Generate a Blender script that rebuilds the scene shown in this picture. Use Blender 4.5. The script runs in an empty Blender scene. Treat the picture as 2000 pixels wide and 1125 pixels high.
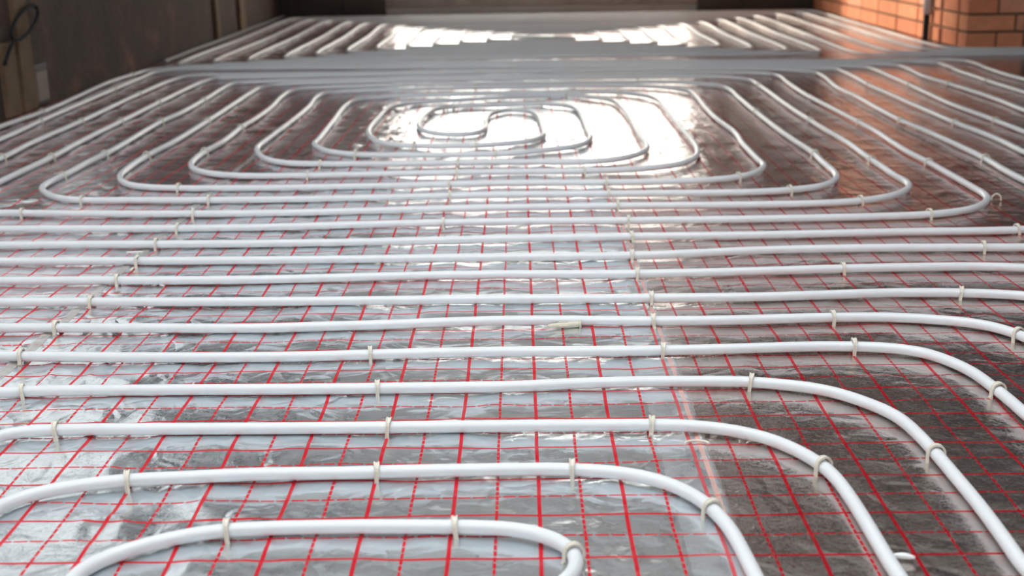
import bpy, bmesh, math, random
import numpy as np
from mathutils import Matrix, Vector

scene = bpy.context.scene
COL = scene.collection
rnd = random.Random(7)

# ------------------------------------------------------------------ camera
CAM_F, CAM_PITCH, CAM_ROLL, CAM_YAW = 2444.7, 0.279425, 0.0160366, 0.0087565
CAM_LOC = Vector((-0.0161, -1.5605, 0.6474))


def cam_axis(u, v, f):
    c, s = math.cos(CAM_ROLL), math.sin(CAM_ROLL)
    a, b = c * u - s * v, s * u + c * v
    cp, sp = math.cos(CAM_PITCH), math.sin(CAM_PITCH)
    x, y, z = a, cp * f - b * sp, -sp * f - b * cp
    cy, sy = math.cos(CAM_YAW), math.sin(CAM_YAW)
    return Vector((cy * x - sy * y, sy * x + cy * y, z))


cam_data = bpy.data.cameras.new('camera')
cam = bpy.data.objects.new('camera', cam_data)
COL.objects.link(cam)
_r, _u, _b = cam_axis(1, 0, 0), cam_axis(0, -1, 0), -cam_axis(0, 0, 1)
_m = Matrix(((_r.x, _u.x, _b.x, CAM_LOC.x), (_r.y, _u.y, _b.y, CAM_LOC.y), (_r.z, _u.z, _b.z, CAM_LOC.z), (0, 0, 0, 1)))
cam.matrix_world = _m
cam_data.sensor_width = 36.0
cam_data.sensor_fit = 'HORIZONTAL'
cam_data.lens = CAM_F / 2000.0 * 36.0
cam_data.clip_start = 0.02
cam_data.dof.use_dof = True
cam_data.dof.focus_distance = 1.92
cam_data.dof.aperture_fstop = 5.4
scene.camera = cam

# ------------------------------------------------------------------ daylight
world = bpy.data.worlds.new('overcast_sky')
scene.world = world
world.use_nodes = True
_bg = world.node_tree.nodes['Background']
_bg.inputs[0].default_value = (0.93, 0.97, 1.0, 1)
_bg.inputs[1].default_value = 5.4
_sd = bpy.data.lights.new('hazy_sun', 'SUN')
_sd.energy, _sd.angle, _sd.color = 5.0, math.radians(7), (1.0, 0.93, 0.83)
_so = bpy.data.objects.new('hazy_sun', _sd)
_so.rotation_euler = Vector((0.70, -0.69, -0.17)).to_track_quat('-Z', 'Y').to_euler()      # low, from beyond the far opening
COL.objects.link(_so)
# window geometry (shared with the walls below)
LEFT_X, RIGHT_X, BACK_Y, REAR_Y, CEIL_Z, ALCOVE_X, PIER_Y = -1.93, 2.33, 8.64, -3.4, 2.75, 4.4, 5.13
LEFT_WINDOWS = [(-2.9, -0.5), (-0.3, 2.2), (2.4, 4.4)]
WIN_Z0, WIN_Z1, WIN_FILM = 0.58, 2.60, 1.50      # both sashes carry a film added to dim the daylight
DOOR_X0, DOOR_X1, DOOR_Z0, DOOR_Z1, DOOR_FILM = -1.07, 1.40, 0.13, 2.15, 1.30

ADDED_ROOFLIGHTS = [(-1.4, 1.3, -3.0, -1.4), (-1.4, 1.3, -0.4, 0.9)]      # x0, x1, y0, y1 of openings added to light the near pipes from above


def portal(name, loc, rot, sx, sy):
    d = bpy.data.lights.new(name, 'AREA')
    d.shape = 'RECTANGLE'
    d.size, d.size_y = sx, sy
    d.cycles.is_portal = True
    o = bpy.data.objects.new(name, d)
    o.location, o.rotation_euler = loc, rot
    COL.objects.link(o)


portal('daylight_portal', ((DOOR_X0 + DOOR_X1) / 2, BACK_Y + 0.02, (DOOR_Z0 + DOOR_FILM) / 2), (-math.pi / 2, 0, 0), DOOR_X1 - DOOR_X0, DOOR_FILM - DOOR_Z0)
for _a, _b, _c, _d in ADDED_ROOFLIGHTS:
    portal('daylight_portal', ((_a + _b) / 2, (_c + _d) / 2, CEIL_Z + 0.01), (0, 0, 0), _b - _a, _d - _c)
scene.view_settings.view_transform = 'Standard'
scene.view_settings.look = 'None'
scene.view_settings.gamma = 1.0
scene.view_settings.use_curve_mapping = False
scene.view_settings.exposure = 0.08
scene.cycles.use_denoising = True
scene.cycles.max_bounces = 5
scene.cycles.diffuse_bounces = 3
scene.cycles.glossy_bounces = 4
scene.cycles.transparent_max_bounces = 6
scene.cycles.use_adaptive_sampling = True
scene.cycles.adaptive_threshold = 0.1
scene.cycles.adaptive_min_samples = 20
scene.cycles.use_light_tree = False
scene.cycles.caustics_reflective = True
scene.cycles.sample_clamp_indirect = 8.0

PIPE_PATHS = {  # millimetres on the floor: x, y, x, y, ...
    'n1': [-300,-1450,-300,-950,-235,-680,-100,-535,13,-434,26,-418,34,-402,39,-374,31,-346,18,-330,-3,-314,-31,-302,-143,-294,-216,-292,-317,-294,-356,-298,-390,-308,-421,-324,-445,-340,-466,-359,-485,-390,-475,-550,-485,-800,-485,-1450],
    'n2': [-645,-1450,-645,-900,-640,-347,-630,-227,-609,-203,-584,-186,-543,-171,-502,-161,-467,-158,-405,-153,-346,-148,-235,-148,-187,-146,-32,-144,40,-146,94,-156,125,-168,154,-189,174,-212,190,-241,202,-276,210,-317,214,-365,217,-409,227,-559,232,-950,232,-1450],
    'n3': [-770,-1450,-770,-900,-770,-273,-740,-153,-716,-13,-646,2,-549,2,-376,-1,-204,-3,-33,-4,53,-5,138,-6,199,-10,238,-20,269,-35,299,-57,325,-92,342,-125,355,-169,360,-241,361,-305,361,-360,362,-415,372,-565,377,-950,377,-1450],
    'n4': [-920,-1450,-920,-900,-920,-152,-920,8,-916,43,-903,75,-883,103,-857,125,-826,141,-792,148,-780,148,-737,153,-594,152,-406,148,-219,146,-33,146,60,155,154,159,247,157,302,154,338,146,389,128,421,109,462,59,485,15,493,-34,496,-74,498,-119,499,-180,500,-244,499,-309,497,-363,495,-402,515,-552,510,-950,510,-1450],
    'n5': [-1070,-1450,-1070,-900,-1070,12,-1070,172,-1066,206,-1053,238,-1033,267,-1007,289,-976,304,-942,311,-845,312,-638,299,-435,292,-335,293,-235,298,-34,302,66,299,167,298,267,300,368,305,449,308,528,302,565,293,599,275,626,236,646,181,652,123,657,70,658,18,670,-142,673,-500,673,-1450],
    'n6': [-1220,-1450,-1220,-900,-1220,161,-1220,321,-1216,356,-1203,388,-1183,416,-1157,438,-1126,454,-1092,461,-905,461,-684,452,-465,441,-358,446,-251,451,-35,465,181,452,288,450,396,453,505,458,612,453,671,439,728,417,760,389,783,341,813,241,823,121,828,-500,828,-1450],
    'n7': [-1370,-1450,-1370,-900,-1370,316,-1370,476,-1366,510,-1353,542,-1333,570,-1307,593,-1276,608,-1242,615,-966,616,-497,599,-35,592,194,587,422,586,515,592,654,600,762,594,872,570,932,530,962,450,977,330,977,-500,977,-1450],
    'n8': [-1520,-1450,-1520,-900,-1520,462,-1520,622,-1516,656,-1503,688,-1483,716,-1457,739,-1426,754,-1392,761,-1025,762,-527,747,-282,757,-36,759,209,750,455,760,605,769,803,773,875,770,944,756,1034,741,1094,686,1124,596,1134,476,1134,-500,1134,-1450],
    'spiral': [1760,-1450,1770,200,1760,1200,1750,2837,1761,3109,1756,3369,1743,3632,1729,3924,1747,4148,1735,4350,1675,4405,1450,4420,1100,4450,-1660,4715,-1780,4690,-1835,4600,-1853,4447,-1872,4118,-1844,3614,-1823,3189,-1838,2800,-1840,1200,-1820,1020,-1750,940,-1600,920,-1085,912,-556,895,-296,892,-37,890,222,890,486,921,748,925,1005,913,1200,910,1330,940,1410,1040,1425,1250,1430,1900,1428,2006,1436,2176,1435,2332,1421,2591,1420,2783,1419,3076,1419,3329,1417,3594,1435,3905,1434,4149,1425,4225,1370,4262,1150,4275,-1374,4361,-1550,4342,-1595,4202,-1605,3703,-1600,3337,-1589,2928,-1590,2435,-1576,2144,-1585,1360,-1570,1290,-1520,1235,-1420,1210,-1202,1207,-907,1194,-616,1189,-328,1205,-38,1212,252,1204,541,1204,773,1210,923,1227,1011,1265,1055,1306,1098,1378,1111,1437,1112,1519,1112,1713,1111,1872,1105,2029,1109,2195,1118,2413,1115,2633,1108,2958,1099,3336,1111,3758,1120,3966,1091,4071,941,4132,-1192,4051,-1270,4023,-1289,3912,-1280,3469,-1278,3064,-1291,2885,-1280,2417,-1277,2231,-1285,2078,-1284,1859,-1289,1804,-1289,1740,-1285,1698,-1271,1656,-1254,1625,-1219,1577,-1171,1536,-1120,1517,-1001,1509,-677,1493,-358,1499,-39,1511,280,1501,599,1505,662,1522,738,1558,782,1608,813,1682,823,1761,825,1875,833,2048,827,2211,821,2451,821,2663,822,2909,827,3260,831,3546,802,3671,731,3742,632,3819,-920,3785,-970,3695,-981,3530,-964,3210,-963,2915,-971,2711,-966,2379,-978,2228,-979,2121,-973,2036,-961,1978,-936,1920,-895,1871,-833,1832,-741,1810,-600,1807,-390,1810,-41,1816,169,1813,310,1831,423,1892,477,1976,500,2059,510,2146,514,2248,514,2469,513,2693,514,3009,513,3221,492,3344,435,3437,364,3502,-609,3439,-665,3353,-682,3208,-673,2811,-663,2402,-664,2333,-637,2264,-601,2196,-540,2146,-421,2110,-42,2109,34,2142,112,2185,172,2245,204,2364,204,2520,203,2748,195,2969,167,3108,74,3182,-95,3172,-239,3152,-286,3136,-322,3092,-351,2961,-361,2841,-362,2675,-339,2572,-294,2508,-231,2476,-168,2491,-145,2532,-132,2618,-136,2734,-130,2868,-114,2956,-83,3012,-46,3042,1,3010,37,2920,53,2763,57,2589,60,2480,55,2408,16,2331,-43,2293,-145,2259,-339,2266,-417,2302,-462,2354,-495,2433,-514,2523,-523,2600,-525,2731,-520,2895,-515,3044,-500,3145,-462,3227,-393,3278,166,3429,254,3371,323,3294,347,3195,359,3053,367,2768,364,2400,368,2242,366,2177,352,2115,312,2040,252,1982,177,1955,-41,1965,-406,1966,-606,1982,-687,2001,-752,2056,-797,2146,-821,2224,-832,2290,-831,2407,-820,2888,-821,3223,-834,3481,-813,3609,-740,3659,486,3701,607,3607,663,3500,671,3308,662,3061,659,2738,672,2423,659,2226,657,2107,655,1929,656,1865,637,1798,593,1727,532,1682,461,1660,293,1648,-40,1659,-373,1646,-707,1643,-921,1655,-1019,1682,-1063,1716,-1094,1761,-1115,1813,-1126,1858,-1132,1912,-1139,2045,-1139,2174,-1126,2394,-1126,2881,-1132,3375,-1136,3698,-1124,3846,-1057,3939,838,3984,924,3933,969,3832,975,3667,974,3462,966,3056,965,2731,968,2469,976,2207,969,1960,968,1802,966,1678,971,1601,963,1549,927,1478,882,1429,808,1386,723,1362,570,1355,266,1359,-39,1362,-343,1348,-645,1337,-1079,1359,-1271,1380,-1360,1370,-1415,1420,-1430,1480,-1430,1778,-1426,2176,-1436,2421,-1441,2913,-1445,3410,-1437,4083,-1402,4218,-1299,4235,1154,4252,1230,4188,1299,4115,1309,3961,1273,3543,1276,3253,1267,2955,1263,2630,1276,2398,1282,2199,1284,1910,1273,1741,1270,1599,1275,1350,1260,1200,1190,1100,1063,1065,788,1060,511,1051,237,1051,-37,1049,-311,1038,-585,1037,-1141,1053,-1580,1050,-1680,1080,-1730,1150,-1745,1300,-1725,2518,-1743,2943,-1757,3430,-1768,3880,-1775,4287,-1767,4535,-1688,4638,-1514,4649,1300,4350,1515,4335,1575,4290,1594,4127,1589,3923,1584,3661,1568,3328,1555,2991,1565,2694,1569,2370,1590,1200,1600,200,1590,-1450],
    'far': [4100,4880,3200,4870,2410,4875,2050,4880,1950,4920,1910,5020,1910,6415,1910,7830,1880,7920,1790,7947,1610,7950,-1140,7950,-1320,7947,-1410,7920,-1440,7830,-1436,6455,-1440,5080,-1410,4990,-1320,4963,-1140,4960,1260,4960,1440,4963,1530,4990,1560,5080,1556,6290,1560,7500,1530,7590,1440,7617,1260,7620,-820,7620,-1000,7617,-1090,7590,-1120,7500,-1116,6415,-1120,5330,-1090,5240,-1000,5213,-820,5210,945,5210,1125,5213,1215,5240,1245,5330,1241,6235,1245,7140,1215,7230,1125,7257,945,7260,-520,7260,-700,7257,-790,7230,-820,7140,-816,6380,-820,5620,-790,5530,-700,5503,-520,5500,630,5500,810,5503,900,5530,930,5620,926,6240,930,6860,900,6950,810,6977,630,6980,-220,6980,-400,6977,-490,6950,-520,6860,-516,6370,-520,5880,-490,5790,-400,5763,-220,5760,330,5760,510,5763,600,5790,630,5880,626,6230,630,6580,600,6670,510,6697,330,6700,-70,6700,-160,6670,-200,6580,-200,6350,-210,6100,-170,6020,-80,6000,200,6000,290,6020,330,6090,290,6160,200,6180,100,6180,0,6190,-50,6250,-60,6350,-60,6460,-20,6550,70,6580,180,6580,360,6577,450,6550,480,6460,476,6225,480,5990,450,5900,360,5873,180,5870,-70,5870,-250,5873,-340,5900,-370,5990,-366,6355,-370,6720,-340,6810,-250,6837,-70,6840,480,6840,660,6837,750,6810,780,6720,776,6240,780,5760,750,5670,660,5643,480,5640,-370,5640,-550,5643,-640,5670,-670,5760,-666,6380,-670,7000,-640,7090,-550,7117,-370,7120,790,7120,970,7117,1060,7090,1090,7000,1086,6240,1090,5480,1060,5390,970,5363,790,5360,-670,5360,-850,5363,-940,5390,-970,5480,-966,6410,-970,7340,-940,7430,-850,7457,-670,7460,1105,7460,1285,7457,1375,7430,1405,7340,1401,6260,1405,5180,1375,5090,1285,5063,1105,5060,-965,5060,-1145,5063,-1235,5090,-1265,5180,-1261,6430,-1265,7680,-1235,7770,-1145,7797,-965,7800,1420,7800,1600,7797,1690,7770,1720,7680,1720,6290,1720,4920,1760,4820,1860,4780,2220,4775,3200,4770,4100,4780],
    'r12': [1950,-1450,1950,200,1936,3315,1933,3653,1937,3887,1941,4121,1958,4249,1945,4430,1885,4485,1650,4500,-1460,4790,-1640,4793,-1730,4820,-1760,4910,-1756,6545,-1760,8180,-1730,8270,-1640,8297,-1460,8300,1935,8300,2115,8297,2205,8270,2235,8180,2235,6680,2235,5200,2275,5100,2375,5060,2735,5055,3200,5050,4100,5060],
    'r13': [2100,-1450,2110,200,2100,2500,2094,3723,2088,3926,2099,4185,2116,4339,2105,4500,2045,4560,1800,4570,-1300,4870,-1480,4873,-1570,4900,-1600,4990,-1596,6495,-1600,8000,-1570,8090,-1480,8117,-1300,8120,1800,8120,1980,8117,2070,8090,2100,8000,2100,6550,2100,5120,2140,5020,2240,4980,2600,4975,3200,4970,4100,4980],
    'sleeve': [-1862,5000,-1868,5600,-1866,6300,-1870,7200,-1866,8000,-1868,8500],
}
CLIP_SPOTS = {
    '1': [-351,-305,-99,-302,37,-365],
    '2': [-499,-167,-196,-153,44,-154,194,-260],
    '3': [-648,-5,-202,-11,149,-14,347,-151],
    '4': [-749,143,-227,139,308,144,494,-109],
    '5': [-808,302,-252,289,202,291,503,296,650,102],
    '6': [-802,449,210,441,500,448,774,346],
    '7': [-802,600,211,577,761,583],
    '8': [-800,743,210,739,599,756],
    '9': [-798,893,208,879,917,906],
    '10': [-802,1031,219,1040,1047,1051],
    '11': [-793,1182,-197,1196,223,1191,911,1215],
    '12': [-1215,1363,-798,1330,208,1349,805,1372],
    '13': [-1117,1503,-796,1487,-192,1495,202,1492,657,1511],
    '14': [-917,1643,-203,1638,207,1636,559,1686],
    '15': [-602,1788,-197,1801,161,1796],
    '16': [-597,1965,-198,1949],
    '17': [-510,2118,-94,2091],
    '18': [-349,2249,-144,2241],
    'L7': [-974,2211,-967,2691],
    'L6': [-1135,2161,-1121,2860],
    'L5': [-1280,1847,-1272,2190,-1285,2865,-1274,3445],
    'L4': [-1419,2158,-1434,2892,-1438,3387],
    'L3': [-1571,2162,-1582,2907,-1598,3678],
    'L2': [-1735,2922,-1760,3854],
    'L1': [-1815,3167,-1844,4419],
    'R5': [828,2014,818,2888],
    'R6': [965,1919,961,2675,970,3660],
    'R7': [1106,1860,1110,2614,937,4105],
    'R8': [1276,1910,1255,2646,1302,4076],
    'R9': [1414,2572,1414,3622],
    'R10': [1576,3601,1557,2604],
    'R11': [1738,3616],
    'R12': [1925,3701],
    'F': [-216,5089,-205,4282,-205,3753,531,4311,492,3811,159,3406,368,3462,-346,3177,65,3161,-258,3139,-1081,4979,-812,4687],
}

# ------------------------------------------------------------------ node helpers
def new_mat(name):
    m = bpy.data.materials.new(name)
    m.use_nodes = True
    nt = m.node_tree
    return m, nt, nt.nodes['Principled BSDF']


def nmath(nt, op, a, b=None, c=None):
    n = nt.nodes.new('ShaderNodeMath')
    n.operation = op
    for i, v in enumerate((a, b, c)):
        if v is None:
            continue
        if isinstance(v, (int, float)):
            n.inputs[i].default_value = v
        else:
            nt.links.new(v, n.inputs[i])
    return n.outputs[0]


def noise(nt, vec, scale, detail=3.0, rough=0.5, dist=0.0):
    n = nt.nodes.new('ShaderNodeTexNoise')
    n.inputs['Scale'].default_value = scale
    n.inputs['Detail'].default_value = detail
    n.inputs['Roughness'].default_value = rough
    n.inputs['Distortion'].default_value = dist
    if vec is not None:
        nt.links.new(vec, n.inputs['Vector'])
    return n.outputs['Fac']


def ramp(nt, fac, stops):
    n = nt.nodes.new('ShaderNodeValToRGB')
    els = n.color_ramp.elements
    while len(els) < len(stops):
        els.new(0.5)
    for e, (pos, col) in zip(els, stops):
        e.position = pos
        e.color = (*col, 1) if len(col) == 3 else col
    nt.links.new(fac, n.inputs[0])
    return n.outputs[0]


def mixc(nt, fac, a, b):
    n = nt.nodes.new('ShaderNodeMix')
    n.data_type = 'RGBA'
    for i, v in ((0, fac), (6, a), (7, b)):
        if isinstance(v, (int, float)):
            n.inputs[i].default_value = v
        elif isinstance(v, tuple):
            n.inputs[i].default_value = (*v, 1)
        else:
            nt.links.new(v, n.inputs[i])
    return n.outputs[2]


def bump(nt, height, strength, dist, normal=None):
    n = nt.nodes.new('ShaderNodeBump')
    n.inputs['Strength'].default_value = strength
    n.inputs['Distance'].default_value = dist
    nt.links.new(height, n.inputs['Height'])
    if normal is not None:
        nt.links.new(normal, n.inputs['Normal'])
    return n.outputs[0]


def objcoord(nt):
    return nt.nodes.new('ShaderNodeTexCoord').outputs['Object']


def noisy_mat(name, stops, scale, rough=0.8, bump_scale=60, bump_d=0.004, metallic=0.0, spec=0.4, detail=6):
    m, nt, b = new_mat(name)
    co = objcoord(nt)
    f = noise(nt, co, scale, detail, 0.6)
    nt.links.new(ramp(nt, f, stops), b.inputs['Base Color'])
    b.inputs['Roughness'].default_value = rough
    b.inputs['Metallic'].default_value = metallic
    b.inputs['Specular IOR Level'].default_value = spec
    if bump_d:
        nt.links.new(bump(nt, noise(nt, co, bump_scale, 4), 0.6, bump_d), b.inputs['Normal'])
    return m


def foil_mat(name, tint, rough, crinkle, scuff, fine, ink_body, orange_at=None):
    """Aluminium foil under a clear film with a printed red 50 mm grid."""
    m, nt, b = new_mat(name)
    co = objcoord(nt)
    sep = nt.nodes.new('ShaderNodeSeparateXYZ')
    nt.links.new(co, sep.inputs[0])
    X, Y = sep.outputs[0], sep.outputs[1]
    wob = nmath(nt, 'MULTIPLY', nmath(nt, 'SUBTRACT', noise(nt, co, 9.0, 0), 0.5), 0.05)

    def lines(c, along, half_even, half_odd, even_solid, period):
        u = nmath(nt, 'ADD', nmath(nt, 'MULTIPLY', c, 20.0), wob)
        k = nmath(nt, 'ROUND', u)
        d = nmath(nt, 'ABSOLUTE', nmath(nt, 'SUBTRACT', u, k))
        odd = nmath(nt, 'ABSOLUTE', nmath(nt, 'MODULO', k, 2.0))
        half = nmath(nt, 'ADD', nmath(nt, 'MULTIPLY', odd, half_odd - half_even), half_even)
        on = nmath(nt, 'LESS_THAN', d, half)
        ph = nmath(nt, 'FRACT', nmath(nt, 'ADD', nmath(nt, 'MULTIPLY', along, 1.0 / period), nmath(nt, 'MULTIPLY', k, 0.37)))
        gap = nmath(nt, 'LESS_THAN', ph, 0.17)
        dashed = odd if even_solid else nmath(nt, 'SUBTRACT', 1.0, odd)
        keep = nmath(nt, 'SUBTRACT', 1.0, nmath(nt, 'MULTIPLY', nmath(nt, 'MULTIPLY', gap, dashed), 0.75))
        return nmath(nt, 'MULTIPLY', on, keep)

    lu = lines(X, Y, 0.047, 0.036, True, 0.0135)
    lv = lines(Y, X, 0.036, 0.042, False, 0.018)
    ink = nmath(nt, 'MAXIMUM', lu, lv)
    worn = nmath(nt, 'ADD', nmath(nt, 'MULTIPLY', noise(nt, co, 40, 1), 0.16), 0.91)
    ink = nmath(nt, 'MINIMUM', nmath(nt, 'MULTIPLY', ink, worn), 0.995)
    base = mixc(nt, noise(nt, co, 5.0, 1), tuple(t * 0.93 for t in tint), tint)
    col = mixc(nt, ink, base, (0.70, 0.010, 0.026))
    metal = nmath(nt, 'SUBTRACT', 1.0 - scuff, nmath(nt, 'MULTIPLY', ink, ink_body))
    if orange_at is not None:
        d = nmath(nt, 'ABSOLUTE', nmath(nt, 'SUBTRACT', X, orange_at))
        ob = nmath(nt, 'MULTIPLY', nmath(nt, 'LESS_THAN', d, 0.0032), nmath(nt, 'ADD', nmath(nt, 'MULTIPLY', noise(nt, co, 14, 2), 0.9), 0.1))
        col = mixc(nt, ob, col, (0.85, 0.22, 0.10))
        metal = nmath(nt, 'MULTIPLY', metal, nmath(nt, 'SUBTRACT', 1.0, ob))
    nt.links.new(col, b.inputs['Base Color'])
    nt.links.new(metal, b.inputs['Metallic'])
    rr = nmath(nt, 'ADD', nmath(nt, 'MULTIPLY', nmath(nt, 'SUBTRACT', noise(nt, co, 22, 1), 0.5), rough * 0.8), rough)
    nt.links.new(nmath(nt, 'ADD', rr, nmath(nt, 'MULTIPLY', ink, 0.15)), b.inputs['Roughness'])
    b.inputs['Coat Weight'].default_value = 0.03
    b.inputs['Specular IOR Level'].default_value = 0.12
    b.inputs['Coat Roughness'].default_value = 0.06
    big = noise(nt, co, 15, 2, 0.5, 0.8)
    vor = nt.nodes.new('ShaderNodeTexVoronoi')
    vor.feature = 'DISTANCE_TO_EDGE'
    vor.inputs['Scale'].default_value = 11
    wv = nt.nodes.new('ShaderNodeVectorMath')
    wv.operation = 'MULTIPLY_ADD'
    nz = nt.nodes.new('ShaderNodeTexNoise')
    nz.inputs['Scale'].default_value = 12
    nz.inputs['Detail'].default_value = 1.0
    nt.links.new(co, nz.inputs['Vector'])
    nt.links.new(nz.outputs['Color'], wv.inputs[0])
    wv.inputs[1].default_value = (0.09, 0.09, 0.09)
    nt.links.new(co, wv.inputs[2])
    nt.links.new(wv.outputs[0], vor.inputs['Vector'])
    crease = nmath(nt, 'MULTIPLY', nmath(nt, 'MINIMUM', vor.outputs['Distance'], 0.16), nmath(nt, 'ADD', noise(nt, co, 30, 0), 0.6))
    patch = ramp(nt, noise(nt, co, 3.2, 1), [(0.42, (0.1, 0.1, 0.1)), (0.66, (1, 1, 1))])
    n1 = bump(nt, big, crinkle, 0.009)
    n2 = bump(nt, nmath(nt, 'MULTIPLY', crease, patch), min(1.0, crinkle * 1.2), 0.014, n1)
    n3 = bump(nt, noise(nt, co, 170, 2, 0.75, 1.5), fine, 0.0009, n2)
    nt.links.new(n3, b.inputs['Normal'])
    return m


def plastic_mat(name, col, rough=0.35, sss=0.0, var=0.04):
    m, nt, b = new_mat(name)
    co = objcoord(nt)
    f = noise(nt, co, 18, 3)
    nt.links.new(mixc(nt, f, tuple(c * (1 - var) for c in col), tuple(min(1, c * (1 + var)) for c in col)), b.inputs['Base Color'])
    b.inputs['Roughness'].default_value = rough
    if sss:
        b.inputs['Subsurface Weight'].default_value = sss
        b.inputs['Subsurface Radius'].default_value = (0.004, 0.004, 0.004)
    return m


def tape_mat(name, tint, opacity):
    m, nt, b = new_mat(name)
    out = nt.nodes['Material Output']
    tr = nt.nodes.new('ShaderNodeBsdfTransparent')
    b.inputs['Base Color'].default_value = (*tint, 1)
    b.inputs['Roughness'].default_value = 0.12
    co = objcoord(nt)
    nt.links.new(bump(nt, noise(nt, co, 60, 3, 0.5, 1.0), 0.5, 0.004), b.inputs['Normal'])
    mx = nt.nodes.new('ShaderNodeMixShader')
    nt.links.new(nmath(nt, 'ADD', nmath(nt, 'MULTIPLY', noise(nt, co, 25, 3), opacity), opacity * 0.5), mx.inputs[0])
    nt.links.new(tr.outputs[0], mx.inputs[1])
    nt.links.new(b.outputs[0], mx.inputs[2])
    nt.links.new(mx.outputs[0], out.inputs[0])
    return m


M = {}
M['foil_smooth'] = foil_mat('foil_smooth', (0.76, 0.715, 0.685), 0.10, 0.30, 0.04, 0.42, 0.30)
M['foil_wrinkled'] = foil_mat('foil_wrinkled', (0.83, 0.895, 0.925), 0.16, 0.46, 0.08, 0.3, 0.55, orange_at=0.212)
M['foil_left'] = foil_mat('foil_left', (0.77, 0.82, 0.845), 0.16, 0.40, 0.08, 0.3, 0.55)
M['pipe'] = plastic_mat('white_polymer_pipe', (0.73, 0.755, 0.77), 0.30)
M['sleeve'] = plastic_mat('grey_sleeve', (0.16, 0.16, 0.17), 0.5)
M['clip'] = plastic_mat('pale_plastic_clip', (0.74, 0.70, 0.60), 0.4, 0.15)
M['plug'] = plastic_mat('beige_plastic_plug', (0.66, 0.62, 0.50), 0.45)
M['scrap'] = plastic_mat('white_scrap', (0.85, 0.87, 0.86), 0.4)
M['tape'] = tape_mat('clear_tape', (0.75, 0.76, 0.77), 0.11)
M['tape_dull'] = tape_mat('dull_tape', (0.58, 0.54, 0.50), 0.6)
M['concrete'] = noisy_mat('concrete_slab', [(0.3, (0.20, 0.19, 0.18)), (0.7, (0.34, 0.32, 0.30))], 4)
M['plaster_dark'] = noisy_mat('dark_plaster', [(0.25, (0.066, 0.050, 0.042)), (0.55, (0.088, 0.064, 0.052)), (0.70, (0.16, 0.085, 0.062)), (0.80, (0.27, 0.16, 0.08))], 4.5, 0.9, 30, 0.01)
M['panel_dark'] = noisy_mat('dark_panel', [(0.3, (0.050, 0.044, 0.036)), (0.7, (0.075, 0.066, 0.055))], 5, 0.7, 30, 0.003)
M['plaster_light'] = noisy_mat('light_plaster', [(0.3, (0.74, 0.72, 0.69)), (0.7, (0.81, 0.79, 0.76))], 2, 0.9)
M['plaster_brown'] = noisy_mat('brown_plaster', [(0.3, (0.20, 0.165, 0.15)), (0.7, (0.29, 0.24, 0.22))], 3, 0.9)
M['ceiling'] = noisy_mat('ceiling_concrete', [(0.3, (0.76, 0.80, 0.83)), (0.7, (0.82, 0.86, 0.89))], 2, 0.9)
M['wood'] = noisy_mat('weathered_wood', [(0.3, (0.13, 0.08, 0.045)), (0.7, (0.20, 0.13, 0.075))], 9, 0.8, 80, 0.004)
M['sill'] = noisy_mat('sill_board', [(0.3, (0.22, 0.19, 0.17)), (0.7, (0.33, 0.29, 0.25))], 7, 0.7, 60, 0.003)
M['mortar'] = noisy_mat('mortar', [(0.3, (0.13, 0.085, 0.055)), (0.7, (0.20, 0.135, 0.09))], 40, 0.95, 200, 0.003)
BRICKS = []
for _i, _c in enumerate(((0.82, 0.32, 0.17), (0.86, 0.36, 0.19), (0.76, 0.28, 0.15), (0.84, 0.39, 0.24))):
    BRICKS.append(noisy_mat('brick_clay_%s' % 'abcd'[_i], [(0.3, tuple(v * 0.82 for v in _c)), (0.7, _c)], 14, 0.9, 90, 0.004))
M['frame'] = plastic_mat('window_frame_paint', (0.62, 0.62, 0.60), 0.4)
M['ground'] = noisy_mat('outside_ground', [(0.3, (0.22, 0.20, 0.16)), (0.7, (0.33, 0.31, 0.25))], 0.8, 0.95)
M['cable'] = plastic_mat('black_cable', (0.012, 0.012, 0.012), 0.85)
M['conduit'] = plastic_mat('pale_conduit', (0.60, 0.63, 0.66), 0.4)
M['box_dark'] = plastic_mat('box_dark', (0.03, 0.028, 0.026), 0.6)
M['box_pale'] = plastic_mat('box_pale', (0.26, 0.21, 0.175), 0.7, 0, 0.2)


# ------------------------------------------------------------------ mesh helpers
def link(name, mesh, mat, parent=None):
    o = bpy.data.objects.new(name, mesh)
    if mat is not None and not mesh.materials:
        mesh.materials.append(mat)
    COL.objects.link(o)
    o.parent = parent
    return o


def tag(o, label=None, category=None, group=None, kind=None):
    for k, v in (('label', label), ('category', category), ('group', group), ('kind', kind)):
        if v:
            o[k] = v
    return o


def box_bm(bm, x0, x1, y0, y1, z0, z1):
    vs = [bm.verts.new(p) for p in ((x0, y0, z0), (x1, y0, z0), (x1, y1, z0), (x0, y1, z0), (x0, y0, z1), (x1, y0, z1), (x1, y1, z1), (x0, y1, z1))]
    for f in ((3, 2, 1, 0), (4, 5, 6, 7), (0, 1, 5, 4), (1, 2, 6, 5), (2, 3, 7, 6), (3, 0, 4, 7)):
        bm.faces.new([vs[i] for i in f])


def boxes(name, lst, mat, parent=None, bevel=0.0):
    bm = bmesh.new()
    for b in lst:
        box_bm(bm, *b)
    if bevel:
        bmesh.ops.bevel(bm, geom=list(bm.edges), offset=bevel, segments=2, affect='EDGES', profile=0.5)
    me = bpy.data.meshes.new(name)
    bm.to_mesh(me)
    bm.free()
    return link(name, me, mat, parent)


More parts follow.
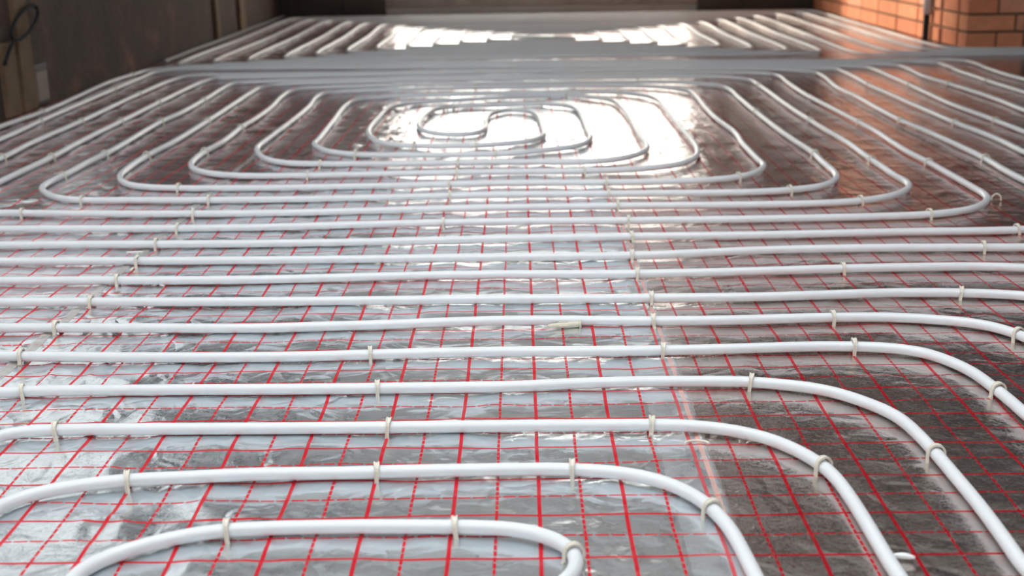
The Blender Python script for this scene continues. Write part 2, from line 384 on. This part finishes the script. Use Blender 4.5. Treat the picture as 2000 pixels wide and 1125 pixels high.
def grid_mesh(name, P, smooth=True):
    """P: (rows, cols, 3) array of points -> quad mesh."""
    r, c = P.shape[:2]
    me = bpy.data.meshes.new(name)
    me.vertices.add(r * c)
    me.vertices.foreach_set('co', P.reshape(-1).astype(np.float32))
    i = np.arange(r - 1)[:, None] * c + np.arange(c - 1)[None, :]
    q = np.stack([i, i + 1, i + 1 + c, i + c], -1).reshape(-1, 4)
    me.loops.add(q.size)
    me.loops.foreach_set('vertex_index', q.reshape(-1).astype(np.int32))
    me.polygons.add(len(q))
    me.polygons.foreach_set('loop_start', (np.arange(len(q)) * 4).astype(np.int32))
    me.polygons.foreach_set('loop_total', np.full(len(q), 4, np.int32))
    me.update(calc_edges=True)
    if smooth:
        me.polygons.foreach_set('use_smooth', np.ones(len(q), bool))
    me.validate()
    return me


def catmull(pts, step):
    pts = np.asarray(pts, float)
    keep = [0]
    for i in range(1, len(pts)):
        if np.linalg.norm(pts[i] - pts[keep[-1]]) > 1e-3:
            keep.append(i)
    pts = pts[keep]
    ext = np.vstack([2 * pts[0] - pts[1], pts, 2 * pts[-1] - pts[-2]])
    out = []
    for i in range(1, len(ext) - 2):
        p0, p1, p2, p3 = ext[i - 1:i + 3]
        t0 = 0.0
        t1 = t0 + max(np.linalg.norm(p1 - p0), 1e-4) ** 0.5
        t2 = t1 + max(np.linalg.norm(p2 - p1), 1e-4) ** 0.5
        t3 = t2 + max(np.linalg.norm(p3 - p2), 1e-4) ** 0.5
        n = max(2, int(np.linalg.norm(p2 - p1) / step) + 1)
        t = np.linspace(t1, t2, n, endpoint=False)[:, None]
        a1 = (t1 - t) / (t1 - t0) * p0 + (t - t0) / (t1 - t0) * p1
        a2 = (t2 - t) / (t2 - t1) * p1 + (t - t1) / (t2 - t1) * p2
        a3 = (t3 - t) / (t3 - t2) * p2 + (t - t2) / (t3 - t2) * p3
        b1 = (t2 - t) / (t2 - t0) * a1 + (t - t0) / (t2 - t0) * a2
        b2 = (t3 - t) / (t3 - t1) * a2 + (t - t1) / (t3 - t1) * a3
        out.append((t2 - t) / (t2 - t1) * b1 + (t - t1) / (t2 - t1) * b2)
    out.append(pts[-1:])
    out = np.vstack(out)
    d = np.concatenate([[0], np.cumsum(np.linalg.norm(np.diff(out, axis=0), axis=1))])
    s = np.linspace(0, d[-1], max(4, int(d[-1] / step)))
    return np.stack([np.interp(s, d, out[:, k]) for k in range(out.shape[1])], 1)


def smooth_path(p, passes):
    p = p.copy()
    for _ in range(passes):
        p[1:-1] = 0.25 * p[:-2] + 0.5 * p[1:-1] + 0.25 * p[2:]
    return p


def tube(name, pts, radius, mat, sides=14, parent=None, rad=None):
    """Closed-end tube along a 3-D polyline."""
    pts = np.asarray(pts, float)
    n = len(pts)
    t = np.gradient(pts, axis=0)
    t /= np.linalg.norm(t, axis=1)[:, None]
    up = np.array([0, 0, 1.0])
    side = np.cross(t, up)
    ln = np.linalg.norm(side, axis=1)
    bad = ln < 1e-3
    side[bad] = np.array([1.0, 0, 0])
    side /= np.linalg.norm(side, axis=1)[:, None]
    nor = np.cross(side, t)
    a = np.linspace(0, 2 * math.pi, sides, endpoint=False)
    rr = np.full(n, radius) if rad is None else np.asarray(rad)
    V = pts[:, None, :] + rr[:, None, None] * (np.cos(a)[None, :, None] * side[:, None, :] + np.sin(a)[None, :, None] * nor[:, None, :])
    me = bpy.data.meshes.new(name)
    faces = []
    i = np.arange(n - 1)[:, None] * sides
    j = np.arange(sides)[None, :]
    jn = (j + 1) % sides
    q = np.stack([i + j, i + jn, i + sides + jn, i + sides + j], -1).reshape(-1, 4)
    faces = q.tolist() + [list(range(sides))[::-1], [(n - 1) * sides + k for k in range(sides)]]
    me.from_pydata(V.reshape(-1, 3).tolist(), [], faces)
    me.polygons.foreach_set('use_smooth', [True] * (len(faces) - 2) + [False, False])
    me.update()
    return link(name, me, mat, parent)


# ------------------------------------------------------------------ the room shell
tag(boxes('floor', [(LEFT_X - 0.2, ALCOVE_X + 0.2, REAR_Y - 0.2, BACK_Y + 0.3, -0.16, -0.012)], M['concrete']), 'grey concrete slab under the foil', kind='structure')
_c0, _c1, _c2, _c3 = LEFT_X - 0.2, ALCOVE_X + 0.2, REAR_Y - 0.2, BACK_Y + 0.3
_cb, _py = [], _c2
for _a, _b, _c, _d in ADDED_ROOFLIGHTS:
    _cb += [(_c0, _c1, _py, _c, CEIL_Z, CEIL_Z + 0.15), (_c0, _a, _c, _d, CEIL_Z, CEIL_Z + 0.15), (_b, _c1, _c, _d, CEIL_Z, CEIL_Z + 0.15)]
    _py = _d
_cb.append((_c0, _c1, _py, _c3, CEIL_Z, CEIL_Z + 0.15))
tag(boxes('added_trim_1', [(1.35, ALCOVE_X, REAR_Y, BACK_Y, CEIL_Z - 0.06, CEIL_Z - 0.002)], M['plaster_brown']), 'added brown soffit that darkens the reflections on the right', kind='structure')  # unseen soffit, added to darken what the right foil mirrors
tag(boxes('added_trim_2', [(LEFT_X, ALCOVE_X, 2.55, 2.70, 1.85, CEIL_Z - 0.061)], M['plaster_light']), 'added pale beam that keeps top light off the brick pier', kind='structure')  # unseen beam, added to block the roof openings' light from the pier front
tag(boxes('ceiling', _cb, M['ceiling']), 'pale concrete ceiling with openings added to light the pipes', kind='structure')
_lb = [(LEFT_X - 0.2, LEFT_X, REAR_Y - 0.2, BACK_Y + 0.3, -0.012, WIN_Z0), (LEFT_X - 0.2, LEFT_X, REAR_Y - 0.2, BACK_Y + 0.3, WIN_Z1, CEIL_Z)]
_ys = [REAR_Y - 0.2] + [v for w in LEFT_WINDOWS for v in w] + [BACK_Y + 0.3]
for _k in range(0, len(_ys), 2):
    _lb.append((LEFT_X - 0.2, LEFT_X, _ys[_k], _ys[_k + 1], WIN_Z0, WIN_Z1))
tag(boxes('wall_left', _lb, M['plaster_dark']), 'dark stained plaster wall on the left', kind='structure')


def film_mat(name, t, tint=(0.94, 0.97, 1.0)):
    m, nt, pb = new_mat(name)
    tl = nt.nodes.new('ShaderNodeBsdfTranslucent')
    nt.links.new(ramp(nt, noise(nt, objcoord(nt), 3.0, 3), [(0.3, tuple(t * 0.9 * v for v in tint)), (0.7, tuple(t * 1.12 * v for v in tint))]), tl.inputs[0])
    pb.inputs['Base Color'].default_value = (0.30, 0.31, 0.32, 1)
    ad = nt.nodes.new('ShaderNodeAddShader')
    nt.links.new(tl.outputs[0], ad.inputs[0])
    nt.links.new(pb.outputs[0], ad.inputs[1])
    nt.links.new(ad.outputs[0], nt.nodes['Material Output'].inputs[0])
    return m


M['film'] = film_mat('dimming_film', 0.21)  # added over the left windows to set how bright they mirror in the foil
M['film_thin'] = film_mat('thin_dimming_film', 0.42, (1.0, 0.98, 0.95))  # added in the upper far opening to grey its reflection


def film(x0, x1, y0, y1, z0, z1, parent, mat='film'):
    me = bpy.data.meshes.new('added_sheet')
    me.from_pydata([(x0, y0, z0), (x1, y1, z0), (x1, y1, z1), (x0, y0, z1)], [], [(0, 1, 2, 3)])
    return link('added_sheet', me, M[mat], parent)


for _n, (_y0, _y1) in enumerate(LEFT_WINDOWS):
    _xa, _xb, _ym = LEFT_X - 0.12, LEFT_X - 0.06, (_y0 + _y1) / 2
    w = tag(boxes('window_%d' % (_n + 1), [(_xa, _xb, _y0, _y0 + 0.05, WIN_Z0, WIN_Z1), (_xa, _xb, _y1 - 0.05, _y1, WIN_Z0, WIN_Z1), (_xa, _xb, _y0 + 0.05, _y1 - 0.05, WIN_Z0, WIN_Z0 + 0.04),
                                           (_xa, _xb, _y0 + 0.05, _y1 - 0.05, WIN_Z1 - 0.05, WIN_Z1), (_xa, _xb, _y0 + 0.05, _y1 - 0.05, WIN_FILM - 0.02, WIN_FILM + 0.02)], M['frame']), kind='structure')
    film(LEFT_X - 0.09, LEFT_X - 0.09, _y0 + 0.05, _y1 - 0.05, WIN_Z0 + 0.04, WIN_FILM - 0.02, w)
    film(LEFT_X - 0.09, LEFT_X - 0.09, _y0 + 0.05, _y1 - 0.05, WIN_FILM + 0.02, WIN_Z1 - 0.05, w)
# back wall with a low wide opening
_bx0, _bx1 = LEFT_X - 0.2, ALCOVE_X + 0.2
tag(boxes('wall_back', [(_bx0, DOOR_X0, BACK_Y, BACK_Y + 0.25, -0.012, CEIL_Z), (DOOR_X1, _bx1, BACK_Y, BACK_Y + 0.25, -0.012, CEIL_Z),
                        (DOOR_X0, DOOR_X1, BACK_Y, BACK_Y + 0.25, DOOR_Z1, CEIL_Z), (DOOR_X0, DOOR_X1, BACK_Y + 0.05, BACK_Y + 0.25, -0.012, 0.05)], M['plaster_light']), 'dark far wall behind the pipes', kind='structure')
_wb = bpy.data.objects['wall_back']
for _a, _b2 in ((-1.92, -1.77), (-1.755, -1.42), (-1.405, -1.08), (1.41, 1.735), (1.75, 2.32)):
    boxes('panel_backing', [(_a - 0.007, _b2 + 0.007, BACK_Y - 0.004, BACK_Y - 0.0005, 0.0, 0.63)], M['panel_dark'], _wb)
    boxes('panel', [(_a, _b2, BACK_Y - 0.02, BACK_Y - 0.0045, 0.0, 0.62)], M['panel_dark'], _wb, 0.003)
tag(boxes('threshold_board', [(DOOR_X0, DOOR_X1, BACK_Y - 0.015, BACK_Y + 0.24, 0.055, DOOR_Z0)], M['sill'], None, 0.004), 'grey brown threshold board of the opening in the far wall', 'threshold')
_dw = tag(boxes('door_1', [(DOOR_X0, DOOR_X0 + 0.05, BACK_Y + 0.10, BACK_Y + 0.16, DOOR_Z0, DOOR_Z1), (DOOR_X1 - 0.05, DOOR_X1, BACK_Y + 0.10, BACK_Y + 0.16, DOOR_Z0, DOOR_Z1), (DOOR_X0 + 0.05, DOOR_X1 - 0.05, BACK_Y + 0.10, BACK_Y + 0.16, DOOR_FILM - 0.02, DOOR_FILM + 0.02), (0.07, 0.13, BACK_Y + 0.10, BACK_Y + 0.16, DOOR_Z0, DOOR_FILM - 0.02)], M['frame']), kind='structure')  # middle bar added to break up the opening's bright reflection
film(DOOR_X0 + 0.05, DOOR_X1 - 0.05, BACK_Y + 0.12, BACK_Y + 0.12, DOOR_FILM + 0.02, DOOR_Z1, _dw, 'film_thin')
_tm, _nt, _pb = new_mat('added_warming_filter')  # colour filter added in the far opening to warm the light on far pipes
_tr = _nt.nodes.new('ShaderNodeBsdfTransparent')
_nt.links.new(ramp(_nt, noise(_nt, objcoord(_nt), 2.0, 2), [(0.3, (0.93, 0.84, 0.72)), (0.7, (0.97, 0.89, 0.79))]), _tr.inputs[0])
_pb.inputs['Base Color'].default_value = (0.02, 0.02, 0.02, 1)
_pb.inputs['Roughness'].default_value = 0.05
_mx = _nt.nodes.new('ShaderNodeMixShader')
_mx.inputs[0].default_value = 0.06
_nt.links.new(_tr.outputs[0], _mx.inputs[1]); _nt.links.new(_pb.outputs[0], _mx.inputs[2]); _nt.links.new(_mx.outputs[0], _nt.nodes['Material Output'].inputs[0])
M['warm_filter'] = _tm
for _a, _b2 in ((DOOR_X0 + 0.05, 0.07), (0.13, DOOR_X1 - 0.05)):
    film(_a, _b2, BACK_Y + 0.13, BACK_Y + 0.13, DOOR_Z0, DOOR_FILM - 0.02, _dw, 'warm_filter').name = 'pane'
# right: brick wall, pier and alcove
tag(boxes('wall_right', [(RIGHT_X + 0.014, RIGHT_X + 0.3, PIER_Y + 0.014, BACK_Y, 0.0, 0.73)], M['mortar']), 'orange brick wall on the right', kind='structure')
_wr = bpy.data.objects['wall_right']
boxes('upper_wall', [(RIGHT_X, RIGHT_X + 0.3, PIER_Y, BACK_Y, 0.73, CEIL_Z)], M['plaster_brown'], _wr)
tag(boxes('wall_alcove', [(RIGHT_X + 0.3, ALCOVE_X, 5.45, 5.6, -0.012, CEIL_Z), (ALCOVE_X, ALCOVE_X + 0.2, REAR_Y - 0.2, 5.6, -0.012, CEIL_Z)], M['plaster_brown']), kind='structure')
tag(boxes('wall_rear', [(LEFT_X - 0.2, ALCOVE_X + 0.2, REAR_Y - 0.2, REAR_Y, -0.012, CEIL_Z)], M['plaster_dark']), kind='structure')
tag(boxes('ground', [(-30, LEFT_X - 0.2, -25, 40, -0.4, -0.3), (LEFT_X - 0.2, 25, BACK_Y + 0.3, 40, -0.4, -0.3)], M['ground']), kind='structure')

_brick_meshes = {}


def brick(lx, ly, k, loc):
    key = (round(lx, 3), round(ly, 3), k)
    if key not in _brick_meshes:
        bm = bmesh.new()
        box_bm(bm, 0, lx, 0, ly, 0, 0.079)
        bmesh.ops.bevel(bm, geom=list(bm.edges), offset=0.003, segments=1, affect='EDGES')
        me = bpy.data.meshes.new('brick')
        bm.to_mesh(me)
        bm.free()
        me.materials.append(BRICKS[k])
        _brick_meshes[key] = me
    o = bpy.data.objects.new('brick', _brick_meshes[key])
    COL.objects.link(o)
    o.parent = _wr
    o.location = loc
    return o


for _c in range(8):
    z = 0.003 + _c * 0.091
    # pier corner: brick seen end-on from the side, lengthwise from the front
    if _c % 2 == 0:
        brick(0.155, 0.12, _c % 4, (RIGHT_X, PIER_Y, z)); brick(0.135, 0.12, (_c + 1) % 4, (RIGHT_X + 0.167, PIER_Y, z))
    else:
        brick(0.25, 0.12, _c % 4, (RIGHT_X, PIER_Y, z)); brick(0.04, 0.12, (_c + 2) % 4, (RIGHT_X + 0.262, PIER_Y, z))
    y = PIER_Y + 0.16
    first = True
    while y < BACK_Y - 0.05:
        ln = 0.225 if first else 0.40
        if not first:
            y += rnd.uniform(-0.004, 0.004)
        ln = min(ln, BACK_Y - y)
        brick(0.12, round(ln, 2), rnd.randrange(4), (RIGHT_X + rnd.uniform(-0.003, 0.002), y, z))
        y += ln + (0.05 if first else 0.014)
        first = False

# ------------------------------------------------------------------ foil sheets on the floor
_ng = np.random.default_rng(11)
_TAB = [_ng.random((256, 256)) for _ in range(6)]


def vnoise(x, y, k):
    xi, yi = np.floor(x).astype(int), np.floor(y).astype(int)
    fx, fy = x - xi, y - yi
    fx, fy = fx * fx * fx * (fx * (fx * 6 - 15) + 10), fy * fy * fy * (fy * (fy * 6 - 15) + 10)
    T = _TAB[k]
    g = lambda a, b: T[(xi + a) % 256, (yi + b) % 256]
    return (g(0, 0) * (1 - fx) + g(1, 0) * fx) * (1 - fy) + (g(0, 1) * (1 - fx) + g(1, 1) * fx) * fy


def relief(x, y):
    """Height of the foil surface: soft waves and sharp creases, always below the pipes."""
    wx = x + 0.03 * (vnoise(x * 9, y * 9, 4) - 0.5)
    wy = y + 0.03 * (vnoise(x * 9, y * 9, 5) - 0.5)
    soft = vnoise(wx * 8.5, wy * 8.5, 0) - 0.5
    mid = vnoise(wx * 19, wy * 19, 1) - 0.5
    ridge = 1 - np.abs(2 * vnoise(wx * 14, wy * 11, 2) - 1)
    patch = np.clip((vnoise(x * 2.3, y * 2.3, 3) - 0.35) * 2.2, 0.15, 1)
    calm = np.where(x > 0.2, 0.55, 1.0)
    h = (0.0046 * soft + 0.0024 * mid + 0.0034 * patch * (ridge ** 4 - 0.3)) * calm
    return np.minimum(h - 0.0022, -0.0006)


def strip_rows(y0, y1, fine):
    ys, y = [y0], y0
    while y < y1:
        y += fine if y < 1.2 else (fine * 1.8 if y < 3.5 else fine * 4)
        ys.append(min(y, y1))
    return np.array(ys)


def foil(x0, x1, y0, y1, mat, label, lift=0.0, fine=0.0085):
    xs = np.linspace(x0, x1, max(3, int((x1 - x0) / fine) + 1))
    ys = strip_rows(y0, y1, fine)
    X, Y = np.meshgrid(xs, ys)
    Z = relief(X, Y) + lift
    me = grid_mesh('foil_sheet', np.stack([X, Y, Z], -1))
    o = link('foil_sheet', me, mat)
    tag(o, label, 'foil sheet', 'silver foil sheets laid side by side')
    return o


foil(LEFT_X + 0.005, -0.822, -2.2, BACK_Y - 0.03, M['foil_left'], 'silver foil sheet with red grid lying along the dark left wall')
foil(-0.845, 0.2185, -2.2, BACK_Y - 0.03, M['foil_wrinkled'], 'wrinkled silver foil sheet with red grid under the S-shaped pipe loop', 0.0007)
foil(0.198, 1.255, -2.2, BACK_Y - 0.03, M['foil_smooth'], 'smooth brownish foil sheet with red grid just right of the taped seam')
foil(1.235, RIGHT_X + 0.005, -2.2, BACK_Y - 0.03, M['foil_smooth'], 'foil sheet with red grid running up to the orange brick wall', 0.0007, 0.011)
foil(RIGHT_X - 0.015, ALCOVE_X - 0.005, -2.2, PIER_Y - 0.003, M['foil_smooth'], 'foil sheet at the right edge in front of the brick pier', 0.0, 0.02)


def tape(x0, x1, y0, y1, mat, label):
    xs = np.linspace(x0, x1, 7)
    ys = strip_rows(y0, y1, 0.0085)
    X, Y = np.meshgrid(xs, ys)
    X = X + 0.004 * (vnoise(Y * 3, Y * 0 + x0 * 10, 2) - 0.5)
    Z = relief(X, Y) + 0.0011
    tag(link('seam_tape', grid_mesh('seam_tape', np.stack([X, Y, Z], -1)), mat), label, 'tape')


tape(0.158, 0.222, -2.2, 3.2, M['tape'], 'clear adhesive tape over the seam right of centre')
tape(-0.832, -0.815, -2.2, 3.2, M['tape_dull'], 'narrow dull tape strip along the left foil seam')

# ------------------------------------------------------------------ heating pipes
R_PIPE = 0.0082
Z_PIPE = 0.0090


def pipe(key, label, mat='pipe', radius=R_PIPE, name='heating_pipe', category='pipe', step=0.012):
    flat = np.array(PIPE_PATHS[key], float).reshape(-1, 2) / 1000.0
    p = smooth_path(catmull(flat, step), 5)
    z = np.full(len(p), Z_PIPE + (radius - R_PIPE))
    pts = np.column_stack([p, z])
    o = tube(name, pts, radius, M[mat], 14)
    tag(o, label, category, 'underfloor heating pipes' if name == 'heating_pipe' else None)
    TRACKS[key] = p
    return o


TRACKS = {}
pipe('n1', 'nearest white pipe ending in a tight hairpin at the bottom edge')
pipe('n2', 'second white pipe from the front, arching over the hairpin')
pipe('n3', 'third white pipe from the front, bending towards the viewer at right')
pipe('n4', 'fourth white pipe from the front, sweeping off the bottom right corner')
pipe('n5', 'fifth white pipe from the front, bending off the right edge')
pipe('n6', 'sixth white pipe from the front')
pipe('n7', 'seventh white pipe from the front')
pipe('n8', 'eighth white pipe from the front, last one not part of the spiral')
pipe('spiral', 'long white pipe wound in a double spiral around the S-shaped loop')
pipe('far', 'white pipe wound in the distant spiral before the far wall', step=0.02)
pipe('r12', 'white pipe at the right edge, second from the alcove side', step=0.02)
pipe('r13', 'white pipe at the right edge closest to the brick pier', step=0.02)
# ribbed sleeve along the foot of the left wall
_sl = smooth_path(catmull(np.array(PIPE_PATHS['sleeve'], float).reshape(-1, 2) / 1000.0, 0.012), 4)
_rad = 0.0105 + 0.0012 * np.where(np.arange(len(_sl)) % 2 == 0, 1, -1)
tag(tube('sleeve_pipe', np.column_stack([_sl, np.full(len(_sl), 0.013)]), 0.0105, M['sleeve'], 12, None, _rad),
    'dark grey ribbed sleeve pipe at the foot of the left wall', 'sleeve')

# ------------------------------------------------------------------ pipe clips


def clip_mesh(height, width, foot):
    """Arched plastic staple: a channel-shaped band over the pipe with legs into the foil and barbed feet."""
    bm = bmesh.new()
    ri, th = 0.0090, 0.0022
    prof = []
    zc = 0.0095
    prof.append((-ri - 0.0006, -0.004))
    prof.append((-ri - 0.0003, zc * 0.55))
    n = 9
    for k in range(n + 1):
        a = math.pi - math.pi * k / n
        prof.append((ri * math.cos(a), zc + (ri + height) * math.sin(a) ** 0.9))
    prof.append((ri + 0.0003, zc * 0.55))
    prof.append((ri + 0.0006, -0.004))
    rings = []
    m = len(prof)
    for i, (x, z) in enumerate(prof):
        x0, z0 = prof[max(0, i - 1)]
        x1, z1 = prof[min(m - 1, i + 1)]
        tx, tz = x1 - x0, z1 - z0
        ln = math.hypot(tx, tz) or 1
        nx, nz = -tz / ln, tx / ln
        flare = 1.0 + (0.35 if 0.38 < i / (m - 1) < 0.62 else 0.0)
        hw = width / 2 * flare
        ring = []
        # U channel section: two raised rims and a sunk middle
        for (wy, hh) in ((-1, 0), (-1, 1.25), (-0.55, 1.25), (-0.4, 0.8), (0.4, 0.8), (0.55, 1.25), (1, 1.25), (1, 0)):
            ring.append(bm.verts.new((x + nx * th * hh, hw * wy, z + nz * th * hh)))
        rings.append(ring)
    for a, b in zip(rings[:-1], rings[1:]):
        for k in range(8):
            bm.faces.new((a[k], a[(k + 1) % 8], b[(k + 1) % 8], b[k]))
    bm.faces.new(rings[0][::-1])
    bm.faces.new(rings[-1])
    for s in (-1, 1):
        if foot:
            x0, x1 = sorted((s * 0.0092, s * (0.0092 + foot)))
            box_bm(bm, x0, x1, -width * 0.5, width * 0.5, -0.001, 0.0018)
    bmesh.ops.recalc_face_normals(bm, faces=list(bm.faces))
    me = bpy.data.meshes.new('pipe_clip')
    bm.to_mesh(me)
    bm.free()
    me.materials.append(M['clip'])
    return me


CLIPS = [clip_mesh(0.0010, 0.0052, 0.0), clip_mesh(0.0022, 0.0050, 0.0), clip_mesh(0.0014, 0.0056, 0.004)]
ORD = ['first', 'second', 'third', 'fourth', 'fifth', 'sixth', 'seventh', 'eighth', 'ninth', 'tenth', 'eleventh', 'twelfth', 'thirteenth', 'fourteenth', 'fifteenth', 'sixteenth', 'seventeenth', 'eighteenth']
_all_pts = np.vstack(list(TRACKS.values()))
_all_tan = np.vstack([np.gradient(t, axis=0) for t in TRACKS.values()])
_all_tan /= np.linalg.norm(_all_tan, axis=1)[:, None]


def place_clip(x, y, label, mesh=None, name='pipe_clip'):
    i = int(np.argmin(((_all_pts - (x, y)) ** 2).sum(1)))
    o = bpy.data.objects.new(name, mesh or CLIPS[rnd.choice((0, 0, 1, 1, 2))])
    COL.objects.link(o)
    t = _all_tan[i]
    o.location = (_all_pts[i][0], _all_pts[i][1], 0.0)
    o.rotation_euler = (rnd.uniform(-0.10, 0.10), 0, math.atan2(t[1], t[0]) + math.pi / 2 + rnd.uniform(-0.12, 0.12))
    tag(o, label, 'pipe clip', 'plastic clips holding the pipes down')


for key, flat in CLIP_SPOTS.items():
    spots = [(flat[i] / 1000, flat[i + 1] / 1000) for i in range(0, len(flat), 2)]
    left_right = sorted(range(len(spots)), key=lambda i: spots[i][0])
    near_far = sorted(range(len(spots)), key=lambda i: spots[i][1])
    for i, (x, y) in enumerate(spots):
        if key[0] == 'L':
            lab = 'pale clip on the %s left-flank pipe counted from the left wall, %s from the front' % (ORD[int(key[1:]) - 1], ORD[near_far.index(i)])
        elif key[0] == 'R':
            lab = 'pale clip on the %s right-flank pipe counted outward from the S-loop, %s from the front' % (ORD[int(key[1:]) - 1], ORD[near_far.index(i)])
        elif key[0] == 'F':
            lab = 'small clip among the far crosswise pipes, %s from the left' % ORD[left_right.index(i)]
        else:
            lab = 'pale clip on the %s crosswise pipe run from the front, %s from the left' % (ORD[int(key) - 1], ORD[left_right.index(i)])
        if key == '9' and i == 0:
            continue
        place_clip(x, y, lab, CLIPS[2] if key == '1' and i == 2 else None)

# an opened clip standing up over the ninth run, its head bent back
_f = CLIP_SPOTS['9']
_x, _y = _f[0] / 1000, _f[1] / 1000
_root = bpy.data.objects.new('bent_clip', None)
COL.objects.link(_root)
_root.location = (_x, _y, 0)
_root.rotation_euler = (0, 0, 0.08)
tag(_root, 'bent white clip with a flat head standing over the ninth pipe run', 'pipe clip')
boxes('head', [(-0.022, 0.011, 0.010, 0.0145, 0.026, 0.0285)], M['scrap'], _root, 0.0008)
boxes('stem', [(-0.003, 0.003, -0.0135, -0.0105, -0.002, 0.020), (-0.003, 0.003, -0.0125, 0.0135, 0.0185, 0.0208), (-0.0025, 0.0025, 0.011, 0.0135, 0.0195, 0.0265)], M['clip'], _root)
boxes('leg', [(-0.0075, -0.0035, -0.034, -0.012, -0.001, 0.0022)], M['clip'], _root, 0.0006)

# loose clip lying on the seam, flat arch
_a = np.linspace(math.pi * 0.05, math.pi * 0.95, 24)
_pts = np.column_stack([0.207 + 0.016 * np.cos(_a), -0.060 + 0.012 * np.sin(_a), np.full(24, 0.0035)])
tag(tube('loose_clip', _pts, 0.0017, M['clip'], 8), 'loose curved clip lying on the taped seam', 'pipe clip')
_pts = np.array([[1.115, 1.40, 0.0], [1.118, 1.40, 0.012], [1.127, 1.40, 0.017], [1.136, 1.40, 0.012], [1.139, 1.40, 0.0]])
tag(tube('loose_clip', catmull(_pts, 0.002), 0.0018, M['clip'], 8), 'empty clip sticking out of the foil beside the spiral corner at right', 'pipe clip')

# beige wall plug lying in front of the sixth run
_root = bpy.data.objects.new('wall_plug', None)
COL.objects.link(_root)
_root.location = (0.054, 0.447, 0.0052)
_root.rotation_euler = (0, 0, 0.14)
tag(_root, 'beige plastic wall plug lying on the foil before the sixth pipe', 'wall plug')
_s = np.linspace(-0.029, 0.024, 30)
_rad = np.interp(_s, [-0.029, -0.024, -0.012, -0.010, 0.0, 0.024], [0.0018, 0.0036, 0.0042, 0.0048, 0.0052, 0.0052]) + 0.0004 * (np.arange(30) % 3 == 0)
tube('shaft', np.column_stack([_s, _s * 0, _s * 0]), 0.005, M['plug'], 12, _root, _rad)
tube('collar', np.array([[0.024, 0, 0], [0.0255, 0, 0], [0.0275, 0, 0]]), 0.0075, M['plug'], 16, _root)
boxes('wing', [(-0.010, 0.006, -0.0012, 0.0012, 0.0035, 0.0066), (-0.010, 0.006, -0.0066, -0.0035, -0.0012, 0.0012), (-0.010, 0.006, 0.0035, 0.0066, -0.0012, 0.0012)], M['plug'], _root, 0.0005)

# white scrap
_a = np.linspace(0, 1, 10)
tag(tube('plastic_scrap', np.column_stack([0.372 + 0.022 * _a, -0.362 - 0.006 * _a, 0.003 + 0.001 * np.sin(_a * 3)]), 0.003, M['scrap'], 10, None,
         0.0012 + 0.0022 * np.sin(np.pi * np.clip(_a * 0.9 + 0.05, 0, 1))), 'small white plastic scrap on the foil at bottom right', 'scrap')

# ------------------------------------------------------------------ things on the left wall
def plank(y, w, h, lean, label, th=0.022):
    o = boxes('wooden_lath', [(0, th, -w / 2, w / 2, 0, h)], M['wood'], None, 0.002)
    o.location = (LEFT_X + 0.002, y, 0.0)
    o.rotation_euler = (lean, 0, 0)
    tag(o, label, 'lath', 'wooden laths against the left wall')


plank(3.29, 0.125, 1.1, 0.0, 'brown wooden lath on the left wall behind the cable loop')
plank(3.13, 0.12, 0.27, 0.0, 'short brown lath at the left edge of the picture')
plank(6.47, 0.085, 1.2, 0.0, 'thin tan lath further along the left wall, the nearer of two')
plank(7.2, 0.16, 1.2, 0.0, 'tan lath near the far end of the left wall')
_root = bpy.data.objects.new('wall_box', None)
COL.objects.link(_root)
_root.location = (LEFT_X, 3.435, 0.008)
tag(_root, 'pale block in a dark frame low on the left wall', 'wall box')
boxes('frame', [(0, 0.010, -0.075, -0.050, 0.0, 0.13), (0, 0.016, -0.085, 0.068, 0.128, 0.158), (0, 0.010, -0.05, 0.08, -0.004, 0.008)], M['box_dark'], _root, 0.001)
boxes('block', [(0.001, 0.018, -0.048, 0.066, 0.010, 0.126)], M['box_pale'], _root, 0.004)
# cable loop hanging on the wall
_t = np.linspace(0, 2 * math.pi * 1.02, 60)
_loop = np.column_stack([np.full(60, LEFT_X + 0.038) + 0.004 * np.sin(_t), 3.28 + 0.145 * np.cos(_t + 3.6), 0.335 + 0.042 * np.sin(_t + 3.6) + 0.28 * 0.145 * np.cos(_t + 3.6)])
_tail = np.array([[LEFT_X + 0.037, 3.12, 0.26], [LEFT_X + 0.035, 3.09, 0.235], [LEFT_X + 0.034, 3.05, 0.20]])
tag(tube('cable_loop', smooth_path(catmull(np.vstack([_loop, _tail]), 0.01), 6), 0.0075, M['cable'], 10), 'black cable loop hanging on the left wall', 'cable')

# conduit on the brick wall
_root = bpy.data.objects.new('conduit', None)
COL.objects.link(_root)
_root.location = (RIGHT_X - 0.026, 5.72, 0.0)
tag(_root, 'vertical conduit on the brick wall, white above and black below', 'conduit')
tube('lower_pipe', np.column_stack([np.zeros(10), np.zeros(10), np.linspace(0.0, 0.15, 10)]), 0.018, M['cable'], 14, _root)
tube('upper_pipe', np.column_stack([np.zeros(10), np.zeros(10), np.linspace(0.145, 1.6, 10)]), 0.023, M['conduit'], 14, _root)
